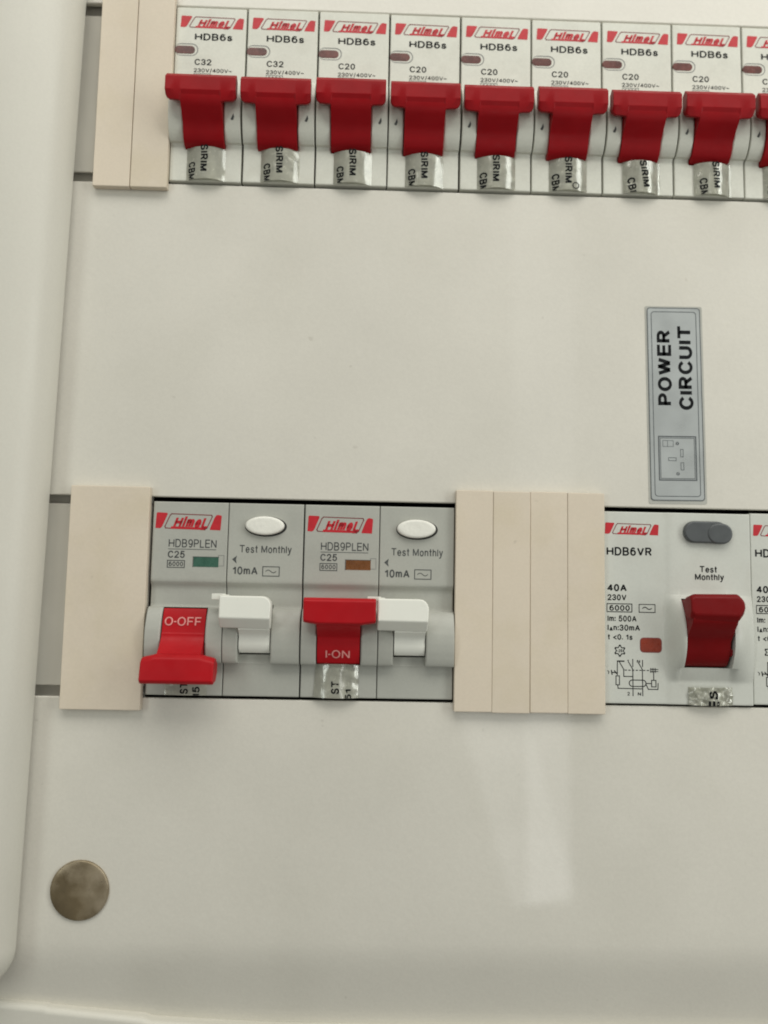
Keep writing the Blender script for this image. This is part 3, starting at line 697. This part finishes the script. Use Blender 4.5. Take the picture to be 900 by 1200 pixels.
def make_rccb():
    t = thing('residual_current_switch', 'white two-pole 40A breaker with dark grey test button and raised red toggle, wholly in view', 'breaker', (0, 0, 0), TILT, 'white two-pole residual-current breakers')
    link('housing', v_me, m_offw, t); link('toggle', togV, m_red_shaded, t)
    logo(t, -0.1, 13.0, -5.6, -2.65)
    def tx(name, s, x0, x1, z0, z1, b=0.03):
        a = Ink(); a.text(s, x0, x1, z0, z1, b); return a.build(name, m_ink, t)
    tx('model_text', 'HDB6VR', 0.3, 11.2, -10.6, -8.55, .035)
    tx('rating_text', '40A', 0.4, 5.1, -19.15, -17.4, .045)
    tx('voltage_text', '230V', 0.45, 5.0, -21.3, -19.85, .035)
    a = Ink(); a.band(rect(0.25, 6.4, -24.1, -22.0), rect(0.42, 6.2, -23.9, -22.2)); a.text('6000', 0.9, 5.8, -23.75, -22.4, .03); a.build('capacity_text', m_ink, t)
    a = Ink(); a.band(rect(7.95, 11.95, -24.1, -22.05), rect(8.12, 11.78, -23.92, -22.22)); a.line([(8.9+2.1*k/10, -23.05+0.25*math.sin(k/10*2*math.pi)) for k in range(11)], 0.2); a.build('waveform_mark', m_ink, t)
    tx('current_text', 'Im: 500A', 0.45, 7.4, -26.3, -24.85)
    tx('sensitivity_text', 'I\u0394n:30mA', 0.45, 8.2, -28.45, -27.0)
    tx('time_text', 't <0. 1s', 0.5, 6.4, -30.6, -29.25)
    a = Ink(); c = (3.35, -33.15)
    out = [(c[0]+(1.42 if k % 4 in (0, 1) else 1.0)*math.cos(math.radians(k*15+22)), c[1]+(1.42 if k % 4 in (0, 1) else 1.0)*math.sin(math.radians(k*15+22))) for k in range(24)]
    inn = [(c[0]+(x-c[0])*0.72, c[1]+(z-c[1])*0.72) for x, z in out]; a.band(out, inn); a.text('-25', 2.75, 3.95, -33.5, -32.8, .04); a.build('temperature_mark', m_ink, t)
    circuit(t)
    a = Ink(); a.text('Test', 22.7, 26.8, -14.25, -12.7, 0.014); a.text('Monthly', 21.5, 28.5, -16.5, -14.6, 0.014); a.build('test_text', m_ink, t, 0.32)
    w_ = link('indicator_window', slab_me(rrect(8.35, 13.2, -33.3, -30.15, 0.75, 4), -0.3, 0.10, 0.08), m_orange, t)
    a = Ink(); a.band(rrect(8.15, 13.4, -33.5, -29.95, 0.9, 4), rrect(8.45, 13.1, -33.2, -30.25, 0.7, 4)); a.build('window_rim', m_dink, w_, 0.03)
    s_ = link('button_surround', slab_me(rrect(18.7, 29.3, -7.25, -2.0, 2.6, 8), 0.1, 1.5, 0.5, 3), m_greybtn, t)
    link('test_button', slab_me(rrect(24.2, 30.3, -7.4, -2.5, 2.4, 8), 0.15, 1.75, 0.5, 3), m_greybtn, t)
    f0 = seal_surface(19.4, 30.0, 0.9, 0.45, 44, 0.9)
    o = link('seal_sticker', seal_me(19.4, 29.9, -45.5, -41.3, f0, 0, 26, 16), m_seal, t)
    a = Ink(); a.text('S', 24.0, 26.0, -44.0, -42.0, 0.05, rot=90); a.text('III', 23.9, 26.1, -45.7, -44.4, 0.03); a.build('sticker_text', m_ink, o, lambda x_, z_: f0(x_, z_)+0.12, zmin=-45.5)
    return t
v1 = make_rccb(); v2 = copy_tree(v1)
v1.location = row2(108.165); v2.location = row2(108.165+36.0) + Vector((0, 0, 0.25*MM))
v2['label'] = 'white two-pole 40A breaker cut off by the right edge of the photo, lower row'

# ------------------------------------------------------------------ power circuit sticker
st = thing('circuit_sticker', 'silver POWER CIRCUIT sticker with a socket drawing, above the white 40A breaker', 'sticker', (118.75*MM, -PF*MM, OZ-74.8*MM), -0.009)
link('backing', slab_me(rrect(-0.45, 13.8, -48.9, 0.35, 0.5, 4), 0.0, 0.07, 0.0), m_clear, st)
link('plate', slab_me(rrect(0, 13.3, -48.1, 0, 0.8, 5), 0.075, 0.16, 0.0), m_plate, st)
a = Ink(); a.band(rrect(0.03, 13.27, -48.07, -0.03, 0.78, 5), rrect(0.22, 13.08, -47.88, -0.22, 0.62, 5)); a.band(rrect(1.0, 12.3, -47.1, -1.0, 0.8, 5), rrect(1.17, 12.13, -46.93, -1.17, 0.68, 5)); a.build('border_line', m_platei, st, 0.19)
a = Ink(); a.text('POWER', 2.35, 5.85, -24.6, -5.8, 0.055, rot=90); a.text('CIRCUIT', 7.5, 11.1, -25.7, -4.7, 0.055, rot=90); a.build('sticker_text', m_ink, st, 0.19)
a = Ink()
a.band(rect(2.1, 11.5, -43.2, -32.2), rect(2.38, 11.22, -42.92, -32.48)); a.band(rect(2.55, 11.05, -42.75, -32.65), rect(2.68, 10.92, -42.6, -32.8))
a.band(rect(3.2, 5.85, -34.85, -33.3), rect(3.3, 5.75, -34.75, -33.4)); a.line([(4.4, -33.3), (4.4, -34.8)], .1)
for x0, x1, z0, z1 in ((7.5, 8.25, -37.4, -35.4), (7.5, 8.35, -40.6, -38.7), (4.5, 6.5, -38.35, -37.5)): a.band(rect(x0, x1, z0, z1), rect(x0+.14, x1-.14, z0+.14, z1-.14))
for z in (-34.05, -41.5): a.band(ell(6.8, z, .42, .42, 14), ell(6.8, z, .24, .24, 14)); a.line([(6.6, z), (7.0, z)], .12)
a.build('socket_drawing', m_platei, st, 0.19)
